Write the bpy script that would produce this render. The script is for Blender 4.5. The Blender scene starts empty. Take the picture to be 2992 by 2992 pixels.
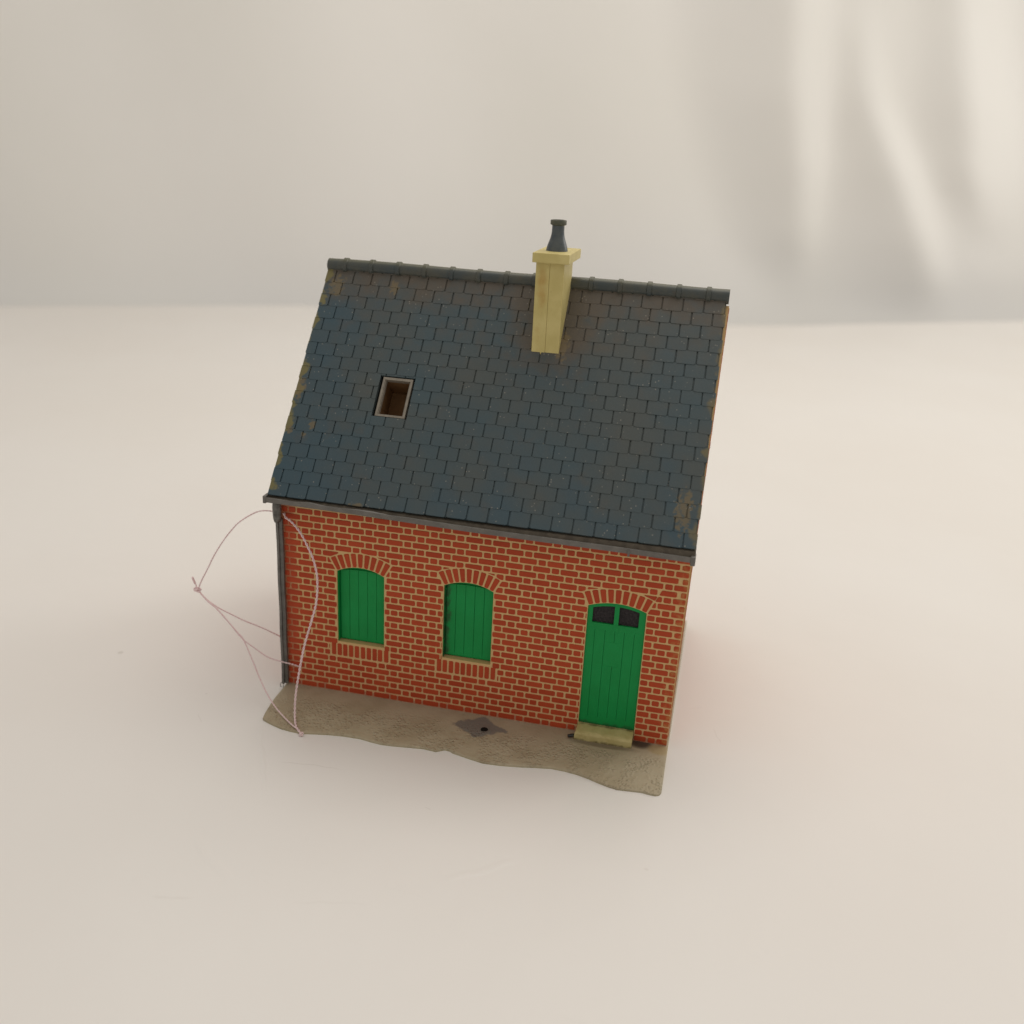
import bpy, bmesh, math, random
from mathutils import Vector, Matrix, Euler
random.seed(7)
S = 0.001                                   # everything is modelled in millimetres
scene = bpy.context.scene
COL = scene.collection
ROOT = Vector((50.0, 30.0, -0.75))           # base point of the model house on the paper
TABLE = -0.75

# ------------------------------------------------------------------ mesh helpers
class MB:
    def __init__(self): self.v = []; self.f = []; self.m = []; self.sm = []
    def add(self, verts, faces, mat=0, smooth=False):
        o = len(self.v); self.v += [tuple(p) for p in verts]
        for f in faces:
            self.f.append([o + i for i in f]); self.m.append(mat); self.sm.append(smooth)
    def box(self, x0, x1, y0, y1, z0, z1, mat=0):
        v = [(x, y, z) for x in (x0, x1) for y in (y0, y1) for z in (z0, z1)]
        self.add(v, [(0,1,3,2),(4,6,7,5),(0,4,5,1),(2,3,7,6),(0,2,6,4),(1,5,7,3)], mat)
    def bbox(self, x0, x1, y0, y1, z0, z1, b=0.15, mat=0):
        """box with bevelled edges"""
        bm = bmesh.new(); bmesh.ops.create_cube(bm, size=1.0)
        for w in bm.verts:
            w.co = ((x0+x1)/2 + w.co.x*(x1-x0), (y0+y1)/2 + w.co.y*(y1-y0), (z0+z1)/2 + w.co.z*(z1-z0))
        bmesh.ops.bevel(bm, geom=bm.edges[:], offset=b, segments=2, affect='EDGES', profile=0.5)
        self.bm(bm, mat)
    def bm(self, bm, mat=0, smooth=False):
        bmesh.ops.recalc_face_normals(bm, faces=bm.faces[:])
        bm.verts.index_update()
        self.add([v.co[:] for v in bm.verts], [[v.index for v in f.verts] for f in bm.faces], mat, smooth); bm.free()
    def tube(self, pts, r, n=10, mat=0, caps=True, closed=False):
        pts = [Vector(p) for p in pts]; N = len(pts); rings = []
        up = Vector((0.13, 0.31, 0.94)).normalized()
        for i, p in enumerate(pts):
            a = pts[(i-1) % N] if (closed or i > 0) else p
            b = pts[(i+1) % N] if (closed or i < N-1) else p
            t = (b - a).normalized(); u = (up - t*up.dot(t)).normalized(); up = u; w = t.cross(u)
            rr = r[i] if isinstance(r, (list, tuple)) else r
            rings.append([p + (u*math.cos(k*2*math.pi/n) + w*math.sin(k*2*math.pi/n))*rr for k in range(n)])
        v = [q for rg in rings for q in rg]; f = []
        for i in range(N if closed else N-1):
            j = (i+1) % N
            for k in range(n): f.append((i*n+k, i*n+(k+1) % n, j*n+(k+1) % n, j*n+k))
        if caps and not closed: f.append(tuple(range(n-1, -1, -1))); f.append(tuple((N-1)*n+k for k in range(n)))
        self.add(v, f, mat, True)
    def lathe(self, cx, cy, prof, n=32, mat=0):
        v = []; f = []
        for r, z in prof:
            v += [(cx + r*math.cos(2*math.pi*k/n), cy + r*math.sin(2*math.pi*k/n), z) for k in range(n)]
        for i in range(len(prof)-1):
            for k in range(n): f.append((i*n+k, i*n+(k+1) % n, (i+1)*n+(k+1) % n, (i+1)*n+k))
        f.append(tuple(range(n-1, -1, -1))); f.append(tuple((len(prof)-1)*n+k for k in range(n)))
        self.add(v, f, mat, True)
    def build(self, name, mats, parent=None, fix=False):
        me = bpy.data.meshes.new(name)
        me.from_pydata([(x*S, y*S, z*S) for x, y, z in self.v], [], self.f)
        if not isinstance(mats, (list, tuple)): mats = [mats]
        for m in mats: me.materials.append(m)
        me.polygons.foreach_set('material_index', self.m)
        me.polygons.foreach_set('use_smooth', self.sm)
        if fix:
            bm = bmesh.new(); bm.from_mesh(me); bmesh.ops.recalc_face_normals(bm, faces=bm.faces[:]); bm.to_mesh(me); bm.free()
        me.update()
        o = bpy.data.objects.new(name, me); COL.objects.link(o)
        if parent is not None:
            o.parent = parent
            if parent.type == 'EMPTY': o.location = -ROOT*S
        return o

def sharp(o, deg=40):
    me = o.data
    bm = bmesh.new(); bm.from_mesh(me)
    for e in bm.edges:
        if len(e.link_faces) == 2 and e.calc_face_angle(0) > math.radians(deg): e.smooth = False
    bm.to_mesh(me); bm.free()
    return o

def clip(poly, a, b, c):
    """keep the part of a 2-D polygon where a*x+b*y<=c"""
    out = []
    for i in range(len(poly)):
        p, q = poly[i], poly[(i+1) % len(poly)]
        dp, dq = a*p[0]+b*p[1]-c, a*q[0]+b*q[1]-c
        if dp <= 0: out.append(p)
        if (dp < 0 < dq) or (dq < 0 < dp):
            t = dp/(dp-dq); out.append((p[0]+t*(q[0]-p[0]), p[1]+t*(q[1]-p[1])))
    return out
def area(p):
    return 0.5*sum(p[i][0]*p[(i+1) % len(p)][1]-p[(i+1) % len(p)][0]*p[i][1] for i in range(len(p)))
def shrink(poly, d):
    """inset a convex polygon by d"""
    out = list(poly)
    for i in range(len(poly)):
        p, q = poly[i], poly[(i+1) % len(poly)]
        ex, ey = q[0]-p[0], q[1]-p[1]; L = math.hypot(ex, ey)
        if L < 1e-6: continue
        nx, ny = ey/L, -ex/L
        out = clip(out, nx, ny, nx*p[0]+ny*p[1]-d)
        if len(out) < 3: return []
    return out
def rounded(poly, r):
    out = []
    n = len(poly)
    for i in range(n):
        p0, p, p1 = poly[i-1], poly[i], poly[(i+1) % n]
        for q in (p0, p1):
            L = math.hypot(q[0]-p[0], q[1]-p[1]); t = min(r, L*0.35)/max(L, 1e-6)
            out.append((p[0]+(q[0]-p[0])*t, p[1]+(q[1]-p[1])*t))
    return out

# ------------------------------------------------------------------ materials
class NT:
    def __init__(self, name):
        self.mat = bpy.data.materials.new(name); self.mat.use_nodes = True
        self.t = self.mat.node_tree; self.n = self.t.nodes; self.l = self.t.links
        self.b = self.n['Principled BSDF']
        tc = self.n.new('ShaderNodeTexCoord'); mp = self.n.new('ShaderNodeMapping'); mp.inputs['Scale'].default_value = (1/S,)*3
        self.l.new(tc.outputs['Object'], mp.inputs['Vector']); self.vec = mp.outputs['Vector']
        sx = self.n.new('ShaderNodeSeparateXYZ'); self.l.new(self.vec, sx.inputs[0])
        self.X, self.Y, self.Z = sx.outputs
    def put(self, sock, v):
        if isinstance(v, bpy.types.NodeSocket): self.l.new(v, sock)
        elif isinstance(v, (tuple, list)) and len(v) == 3 and sock.type == 'RGBA': sock.default_value = (*v, 1)
        else: sock.default_value = v
    def noise(self, scale, detail=3, rough=0.55, vec=None, dist=0.0, stretch=None):
        n = self.n.new('ShaderNodeTexNoise'); n.inputs['Scale'].default_value = scale
        n.inputs['Detail'].default_value = detail; n.inputs['Roughness'].default_value = rough; n.inputs['Distortion'].default_value = dist
        v = vec or self.vec
        if stretch:
            m = self.n.new('ShaderNodeMapping'); m.inputs['Scale'].default_value = stretch; self.l.new(v, m.inputs['Vector']); v = m.outputs[0]
        self.l.new(v, n.inputs['Vector']); return n.outputs['Fac']
    def voro(self, scale):
        n = self.n.new('ShaderNodeTexVoronoi'); n.inputs['Scale'].default_value = scale
        self.l.new(self.vec, n.inputs['Vector']); return n.outputs['Distance'], n.outputs['Color']
    def ramp(self, v, a, b, lo=0.0, hi=1.0):
        n = self.n.new('ShaderNodeMapRange'); n.interpolation_type = 'SMOOTHSTEP'
        n.inputs['From Min'].default_value = a; n.inputs['From Max'].default_value = b
        n.inputs['To Min'].default_value = lo; n.inputs['To Max'].default_value = hi
        self.put(n.inputs['Value'], v); return n.outputs[0]
    def math(self, op, a, b=0.0, clampit=False):
        n = self.n.new('ShaderNodeMath'); n.operation = op; n.use_clamp = clampit
        self.put(n.inputs[0], a); self.put(n.inputs[1], b); return n.outputs[0]
    def mix(self, f, a, b):
        n = self.n.new('ShaderNodeMix'); n.data_type = 'RGBA'
        self.put(n.inputs['Factor'], f)
        self.put(n.inputs[6], a); self.put(n.inputs[7], b); return n.outputs[2]
    def island(self):
        return self.n.new('ShaderNodeNewGeometry').outputs['Random Per Island']
    def bump(self, h, strength=0.3, dist=0.1):
        n = self.n.new('ShaderNodeBump'); n.inputs['Strength'].default_value = strength; n.inputs['Distance'].default_value = dist*S
        self.put(n.inputs['Height'], h); self.l.new(n.outputs[0], self.b.inputs['Normal'])
    def done(self, col, rough=0.5, spec=0.5):
        self.put(self.b.inputs['Base Color'], col); self.put(self.b.inputs['Roughness'], rough)
        self.b.inputs['Specular IOR Level'].default_value = spec; return self.mat

def ellipse(m, cx, cy, rx, ry):
    a = m.math('DIVIDE', m.math('SUBTRACT', m.X, cx), rx); b = m.math('DIVIDE', m.math('SUBTRACT', m.Y, cy), ry)
    return m.math('ADD', m.math('MULTIPLY', a, a), m.math('MULTIPLY', b, b))

def mat_brick():
    m = NT('brick_red_paint')
    c = m.mix(m.noise(0.12, 3), (0.42, 0.056, 0.018), (0.48, 0.073, 0.024))
    c = m.mix(m.ramp(m.island(), 0, 1, 0, 0.35), c, (0.31, 0.034, 0.011))
    # paint rubbed off towards the right hand corner
    w = m.math('ADD', m.ramp(m.X, 92, 100.5, 0, 0.62), m.noise(0.8, 4))
    c = m.mix(m.ramp(w, 0.98, 1.25, 0, 0.6), c, (0.48, 0.22, 0.07))
    sp = m.ramp(m.noise(1.6, 3), 0.72, 0.78, 0, 0.5)
    c = m.mix(sp, c, (0.46, 0.10, 0.05))
    m.bump(m.noise(2.0, 3), 0.25, 0.06)
    return m.done(c, 0.55, 0.2)
def mat_mortar():
    m = NT('mortar_cream_plastic')
    c = m.mix(m.noise(0.15, 3), (0.60, 0.385, 0.165), (0.66, 0.45, 0.21))
    smear = m.math('ADD', m.ramp(m.X, 6.5, 0.0, 0, 0.7), m.noise(0.35, 4, stretch=(1, 1, 1.6)))
    c = m.mix(m.ramp(smear, 0.62, 1.1, 0, 0.8), c, (0.38, 0.085, 0.04))
    low = m.math('ADD', m.ramp(m.Z, 2.4, 0.3, 0, 0.6), m.noise(0.3, 3))
    c = m.mix(m.ramp(low, 0.68, 0.95, 0, 0.8), c, (0.36, 0.085, 0.06))
    pink = m.ramp(m.Z, 18, 2, 0, 0.35)
    c = m.mix(pink, c, (0.64, 0.36, 0.22))
    return m.done(c, 0.55, 0.3)
def mat_roof():
    m = NT('slate_grey_plastic')
    big = m.ramp(m.noise(0.045, 4, 0.6), 0.28, 0.72)
    c = m.mix(big, (0.036, 0.068, 0.082), (0.060, 0.070, 0.065))
    c = m.mix(m.ramp(m.island(), 0, 1, 0, 0.18), c, (0.050, 0.058, 0.056))
    blue = m.math('ADD', m.ramp(m.X, 24, -1, 0, 0.4), m.math('ADD', m.ramp(m.Z, 80, 56, 0, 0.32), m.noise(0.1, 2)))
    c = m.mix(m.ramp(blue, 0.5, 1.15, 0, 0.65), c, (0.024, 0.064, 0.090))
    dirt = m.math('ADD', m.ramp(m.Z, 95, 104.5, 0, 0.45), m.noise(0.22, 4))
    chm = m.math('ADD', m.ramp(m.math('ABSOLUTE', m.math('SUBTRACT', m.X, 61.0)), 4, 15, 0.45, 0), m.ramp(m.Z, 86, 92, 0, 0.1))
    chm = m.math('MULTIPLY', chm, m.ramp(m.Z, 80, 92))
    dirt = m.math('ADD', dirt, chm)
    c = m.mix(m.ramp(dirt, 0.5, 1.15, 0, 0.85), c, (0.088, 0.066, 0.043))
    # bare olive plastic along the two verges
    e = m.math('ADD', m.ramp(m.X, 3.5, -1.2, 0, 0.42), m.noise(0.22, 3))
    e2 = m.math('ADD', m.ramp(m.X, 97.5, 101.6, 0, 0.40), m.noise(0.20, 3))
    c = m.mix(m.ramp(e, 0.80, 0.90, 0, 0.85), c, (0.17, 0.145, 0.045))
    c = m.mix(m.ramp(e2, 0.76, 0.92, 0, 0.8), c, (0.15, 0.12, 0.05))
    for (px, pz, rx, rz) in ((5.8, 69.9, 1.1, 1.0), (0.6, 68.4, 1.3, .9), (4.4, 67.6, .9, .6), (18.2, 100.8, 1.5, 1.7), (2.8, 100.2, 2.4, 2.6), (63.9, 91.5, 1.6, 3.6), (97.6, 61.5, 2.2, 4.5), (.3, 77.5, 1.6, 3.0), (22, 55, 2.2, .6)):
        a = m.math('DIVIDE', m.math('SUBTRACT', m.X, px), rx); b = m.math('DIVIDE', m.math('SUBTRACT', m.Z, pz), rz)
        e3 = m.math('ADD', m.math('ADD', m.math('MULTIPLY', a, a), m.math('MULTIPLY', b, b)), m.ramp(m.noise(0.9, 4), 0.25, 0.75, -0.7, 0.9))
        c = m.mix(m.ramp(e3, 1.1, 0.3, 0, 0.65), c, (0.165, 0.118, 0.050))
    d, k = m.voro(0.9)
    dust = m.math('MULTIPLY', m.ramp(d, 0.17, 0.10), m.ramp(m.noise(0.25, 2), 0.5, 0.60))
    c = m.mix(m.math('MULTIPLY', dust, 0.45), c, (0.40, 0.36, 0.30))
    c = m.mix(m.ramp(m.noise(3.5, 3, 0.7), 0.55, 0.85, 0, 0.3), c, (0.14, 0.13, 0.11))
    m.bump(m.noise(2.4, 4), 0.35, 0.07)
    return m.done(c, m.ramp(m.noise(0.3), 0.3, 0.7, 0.42, 0.58), 0.5)
def mat_simple(name, a, b, scale=0.3, rough=0.45, spec=0.5, bump=0.15, bs=1.5, detail=4):
    m = NT(name)
    c = m.mix(m.ramp(m.noise(scale, detail), 0.3, 0.7), a, b)
    if bump: m.bump(m.noise(bs, 3), bump, 0.08)
    return m.done(c, rough, spec)
def mat_green():
    m = NT('green_gloss_plastic')
    c = m.mix(m.ramp(m.noise(0.12, 3), 0.3, 0.7), (0.005, 0.250, 0.056), (0.006, 0.280, 0.066))
    dirty = m.math('ADD', m.ramp(m.math('ABSOLUTE', m.math('SUBTRACT', m.X, 42.4)), 2.6, 0.2, 0, 0.42), m.noise(0.7, 4))
    c = m.mix(m.ramp(dirty, 0.72, 0.95, 0, 0.7), c, (0.030, 0.040, 0.022))
    foot = m.math('ADD', m.math('MULTIPLY', m.ramp(m.Z, 4.2, 2.6, 0, 0.5), m.ramp(m.X, 76, 78)), m.noise(0.6, 3))
    c = m.mix(m.ramp(foot, 0.7, 1.0, 0, 0.6), c, (0.02, 0.05, 0.02))
    c = m.mix(m.ramp(m.noise(1.5, 3), 0.74, 0.80, 0, 0.4), c, (0.05, 0.24, 0.10))
    m.bump(m.noise(0.5, 2), 0.1, 0.1)
    return m.done(c, 0.45, 0.22)
def mat_base():
    m = NT('base_earth_plastic')
    c = m.mix(m.ramp(m.noise(0.09, 4), 0.35, 0.65), (0.385, 0.318, 0.210), (0.445, 0.378, 0.260))
    c = m.mix(m.ramp(m.noise(0.45, 4), 0.6, 0.8, 0, 0.35), c, (0.28, 0.195, 0.11))
    c = m.mix(m.ramp(m.X, 78, 98, 0, 0.4), c, (0.40, 0.35, 0.245))
    el = m.math('ADD', m.math('ADD', m.math('ABSOLUTE', m.math('DIVIDE', m.math('SUBTRACT', m.X, 53.9), 7.2)), m.math('ABSOLUTE', m.math('DIVIDE', m.math('SUBTRACT', m.Y, -5.6), 4.6))), m.ramp(m.noise(0.5, 3), 0.2, 0.8, -0.2, 0.2))
    c = m.mix(m.ramp(el, 1.12, 0.88, 0, 0.9), c, (0.185, 0.17, 0.15))
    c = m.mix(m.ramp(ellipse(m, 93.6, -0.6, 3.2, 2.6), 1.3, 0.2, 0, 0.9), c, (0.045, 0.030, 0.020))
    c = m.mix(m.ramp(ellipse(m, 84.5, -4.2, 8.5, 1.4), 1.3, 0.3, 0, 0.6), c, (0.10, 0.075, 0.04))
    c = m.mix(m.ramp(ellipse(m, 98.5, -2.2, 3.2, 2.4), 1.2, 0.3, 0, 0.6), c, (0.36, 0.26, 0.11))
    edge = m.math('ADD', m.ramp(m.Z, -0.5, -0.72, 0, 0.6), m.noise(0.4, 3))
    c = m.mix(m.ramp(edge, 0.7, 1.0, 0, 0.6), c, (0.36, 0.32, 0.16))
    gd, gk = m.voro(1.25); g1 = m.ramp(gd, 0.65, 0.1); g2 = m.noise(0.9, 4)
    patch = m.ramp(m.noise(0.16, 3), 0.36, 0.56)
    near = m.ramp(m.Y, -3.5, -8.5)
    h = m.math('ADD', m.math('MULTIPLY', m.math('MULTIPLY', g1, patch), near), m.math('MULTIPLY', g2, 0.5))
    m.bump(h, 0.7, 0.34)
    return m.done(c, 0.6, 0.35)
def mat_chimney():
    m = NT('chimney_yellow_plastic')
    c = m.mix(m.ramp(m.noise(0.2, 3), 0.3, 0.7), (0.56, 0.465, 0.175), (0.64, 0.54, 0.225))
    st = m.math('ADD', m.ramp(m.math('ABSOLUTE', m.math('SUBTRACT', m.X, 58.0)), 2.2, 0.2, 0, 0.35),
                m.math('ADD', m.ramp(m.math('ABSOLUTE', m.math('SUBTRACT', m.Z, 104.5)), 6, 1, 0, 0.25), m.noise(0.25, 4)))
    c = m.mix(m.ramp(st, 0.8, 1.3, 0, 0.6), c, (0.42, 0.215, 0.03))
    c = m.mix(m.ramp(m.noise(1.2, 4), 0.68, 0.78, 0, 0.5), c, (0.30, 0.18, 0.06))
    m.bump(m.noise(0.9, 4), 0.3, 0.15)
    return m.done(c, 0.5, 0.4)
def mat_step():
    m = NT('step_olive_plastic')
    c = m.mix(m.ramp(m.noise(0.3, 3), 0.3, 0.7), (0.44, 0.365, 0.145), (0.54, 0.455, 0.205))
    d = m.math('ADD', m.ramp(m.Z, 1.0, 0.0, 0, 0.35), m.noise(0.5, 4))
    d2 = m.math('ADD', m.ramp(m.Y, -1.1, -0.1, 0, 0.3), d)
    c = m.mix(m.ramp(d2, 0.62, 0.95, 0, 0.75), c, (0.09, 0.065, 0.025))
    m.bump(m.noise(0.9, 3), 0.3, 0.12)
    return m.done(c, 0.5, 0.4)
def mat_paper():
    m = NT('white_sheet')
    c = m.mix(m.ramp(m.noise(0.006, 3), 0.3, 0.7), (0.79, 0.758, 0.718), (0.81, 0.785, 0.752))
    d, k = m.voro(0.035)
    sp = m.math('MULTIPLY', m.ramp(d, 0.035, 0.018), m.ramp(m.noise(0.05, 2), 0.52, 0.6))
    c = m.mix(m.math('MULTIPLY', sp, 0.25), c, (0.30, 0.25, 0.20))
    st = m.noise(0.05, 3, 0.5, stretch=(0.35, 2.2, 1))
    line = m.ramp(m.math('ABSOLUTE', m.math('SUBTRACT', st, 0.5)), 0.0, 0.004, 1, 0)
    line = m.math('MULTIPLY', line, m.ramp(m.noise(0.04, 2), 0.6, 0.7))
    c = m.mix(m.math('MULTIPLY', line, 0.05), c, (0.45, 0.40, 0.34))
    def seg(x0, y0, x1, y1, w):
        L = math.hypot(x1-x0, y1-y0); ux, uy = (x1-x0)/L, (y1-y0)/L
        dx, dy = m.math('SUBTRACT', m.X, x0), m.math('SUBTRACT', m.Y, y0)
        t = m.math('ADD', m.math('MULTIPLY', dx, ux), m.math('MULTIPLY', dy, uy))
        q = m.math('ADD', m.math('SUBTRACT', m.math('MULTIPLY', dx, uy), m.math('MULTIPLY', dy, ux)), m.ramp(m.noise(0.12, 2), 0.3, 0.7, -.5, .5))
        k = m.math('MULTIPLY', m.ramp(t, 0, L*.25), m.ramp(t, L, L*.75))
        return m.math('MULTIPLY', m.ramp(m.math('ABSOLUTE', q), w, w*.2), k)
    cre = seg(2, -20, 16, -46, .8)
    for a in ((16, -41, 24, -28, 2.2), (6, -60, 22, -72, 1.5), (60, -60, 75, -48, 1.2)): cre = m.math('ADD', cre, seg(*a))
    for a, f in (((11.7, -32, 28.6, -30.7, .28), .5), ((50, -38.3, 51.8, -38.6, .2), .6), ((-18.3, -10.6, -17.6, -10.4, .3), 1), ((-15, -19, -12.5, -23, .25), .35), ((8, -78.5, 17, -76.6, .3), .3), ((34, -73.2, 50, -68.3, .25), .22), ((110.5, 13, 113.5, 6, .22), .4), ((118, 87.8, 119.3, 86.7, .35), .5), ((99, -44, 100, -44.4, .3), .6), ((104, 20, 108, 22, .2), .3)):
        c = m.mix(m.math('MULTIPLY', seg(*a), f*.25), c, (0.30, 0.25, 0.20))
    h = m.math('ADD', m.noise(0.02, 3), m.math('MULTIPLY', line, -0.02))
    h = m.math('ADD', h, m.math('MULTIPLY', cre, 0.07))
    m.bump(h, 0.5, 1.6)
    return m.done(c, 0.42, 0.35)
def mat_cloth():
    m = NT('white_cloth')
    c = m.mix(m.ramp(m.noise(0.004, 2), 0.3, 0.7), (0.79, 0.775, 0.735), (0.81, 0.795, 0.765))
    m.bump(m.noise(0.010, 2), 0.3, 5.0)
    return m.done(c, 0.8, 0.2)
BRICK, MORTAR, ROOFM, GREEN = mat_brick(), mat_mortar(), mat_roof(), mat_green()
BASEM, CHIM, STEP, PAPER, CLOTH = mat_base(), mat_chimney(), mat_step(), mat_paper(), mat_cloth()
GREY = mat_simple('gutter_grey_plastic', (0.115, 0.108, 0.098), (0.155, 0.145, 0.130), 0.4, 0.42, 0.5)
TROUGH = mat_simple('gutter_dirt', (0.085, 0.070, 0.052), (0.130, 0.108, 0.080), 0.5, 0.7, 0.3)
PIPE = mat_simple('downpipe_grey_plastic', (0.095, 0.090, 0.080), (0.150, 0.142, 0.128), 0.5, 0.35, 0.5)
POT = mat_simple('pot_dark_plastic', (0.045, 0.062, 0.074), (0.082, 0.096, 0.098), 0.5, 0.36, 0.6)
POTLIP = mat_simple('pot_lip_plastic', (0.070, 0.078, 0.058), (0.105, 0.105, 0.068), 0.8, 0.45, 0.4)
FRAME = mat_simple('skylight_grey_plastic', (0.20, 0.175, 0.140), (0.26, 0.23, 0.185), 0.6, 0.42, 0.4)
INSIDE = mat_simple('attic_brown', (0.20, 0.105, 0.045), (0.26, 0.145, 0.065), 0.3, 0.7, 0.2)
FELT = mat_simple('black_pane_paper', (0.014, 0.012, 0.013), (0.040, 0.034, 0.036), 2.2, 0.8, 0.3, 0.5, 3.0)
DARK = mat_simple('dark_gap', (0.010, 0.009, 0.007), (0.014, 0.012, 0.010), 0.5, 0.8, 0.1, 0)
THREAD = mat_simple('pale_pink_thread', (0.82, 0.62, 0.62), (0.87, 0.71, 0.71), 1.0, 0.85, 0.15, 0.4, 6.0)
PEG = mat_simple('black_peg_plastic', (0.012, 0.014, 0.013), (0.03, 0.03, 0.028), 0.8, 0.35, 0.5)

# ------------------------------------------------------------------ the model house
house = bpy.data.objects.new('model_house', None); COL.objects.link(house)
house.location = ROOT*S; house.empty_display_size = 0.02
house['label'] = 'small red brick model house with dark slate roof, yellow chimney, green door and shutters'
house['category'] = 'model house'

PER, COURSE = 6.667, 1.732
BH = 0.68                                    # half height of a brick face is about 0.63 mm
LEAN = 0.011
# openings of the front wall: x0, x1, z0, corner z, apex z, arch depth, bricks in arch, sill?
OPEN = [dict(x0=14.33, x1=26.80, z0=14.80, zc=34.55, za=36.15, d=3.75, n=9, sill=(12.45, 28.15)),
        dict(x0=42.22, x1=54.70, z0=14.80, zc=34.75, za=36.30, d=3.65, n=9, sill=(40.70, 56.25)),
        dict(x0=77.83, x1=91.75, z0=0.0, zc=34.95, za=36.35, d=3.55, n=9, sill=None)]
for o in OPEN:
    hw = (o['x1']-o['x0'])/2; sg = o['za']-o['zc']
    o['R'] = (hw*hw+sg*sg)/(2*sg); o['cx'] = (o['x0']+o['x1'])/2; o['cz'] = o['za']-o['R']
    o['ang'] = math.asin(hw/o['R'])
def arch_z(o, x, extra=0.0):
    return o['cz'] + math.sqrt(max(0.0, (o['R']+extra)**2-(x-o['cx'])**2))

def lean(x, z): return x + (LEAN*z if x > 98.6 else 0.0)

def brick_piece(mb, poly, xf, h0=0.13):
    """one raised brick: rounded face, sloping flanks"""
    if len(poly) < 3 or area(poly) < 0: poly = poly[::-1]
    poly = [p for i, p in enumerate(poly) if math.hypot(p[0]-poly[i-1][0], p[1]-poly[i-1][1]) > 0.10]
    if len(poly) < 3 or area(poly) < 0.20: return
    out = rounded(poly, 0.20); inn = shrink(out, 0.07)
    inn2 = rounded(shrink(poly, 0.07) or poly, 0.18)
    if len(inn2) != len(out):
        gx, gz = sum(p[0] for p in out)/len(out), sum(p[1] for p in out)/len(out)
        inn2 = [(gx+(p[0]-gx)*.9, gz+(p[1]-gz)*.9) for p in out]
    h = h0*random.uniform(0.9, 1.08); n = len(out)
    v = [xf(a, b, -0.02) for a, b in out] + [xf(a, b, h*0.75) for a, b in [((p[0]*.6+q[0]*.4), (p[1]*.6+q[1]*.4)) for p, q in zip(out, inn2)]] + [xf(a, b, h) for a, b in inn2]
    f = []
    for k in (0, n):
        for i in range(n): f.append((k+i, k+(i+1) % n, k+n+(i+1) % n, k+n+i))
    f.append(tuple(2*n+i for i in range(n)))
    mb.add(v, f, 1)

def flemish(x0, x1, rows, head0=6.12):
    """brick rectangles of a wall, row by row"""
    for n in range(rows):
        z = (n+.5)*COURSE; base = head0 + (0 if n % 2 else PER/2)
        k = int((x0-base)/PER)-2
        while base+k*PER-4 < x1:
            cx = base+k*PER
            for a, b in ((cx-.87, cx+.87), (cx+1.27, cx+PER-1.27)):
                j = random.uniform(-.05, .05)
                a, b = max(a+j, x0), min(b+j, x1)
                if b-a > 0.35:
                    t = random.uniform(-.03, .03)
                    yield [(a, z-.67+t), (b, z-.67+t), (b, z+.67+t), (a, z+.67+t)]
            k += 1

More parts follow.
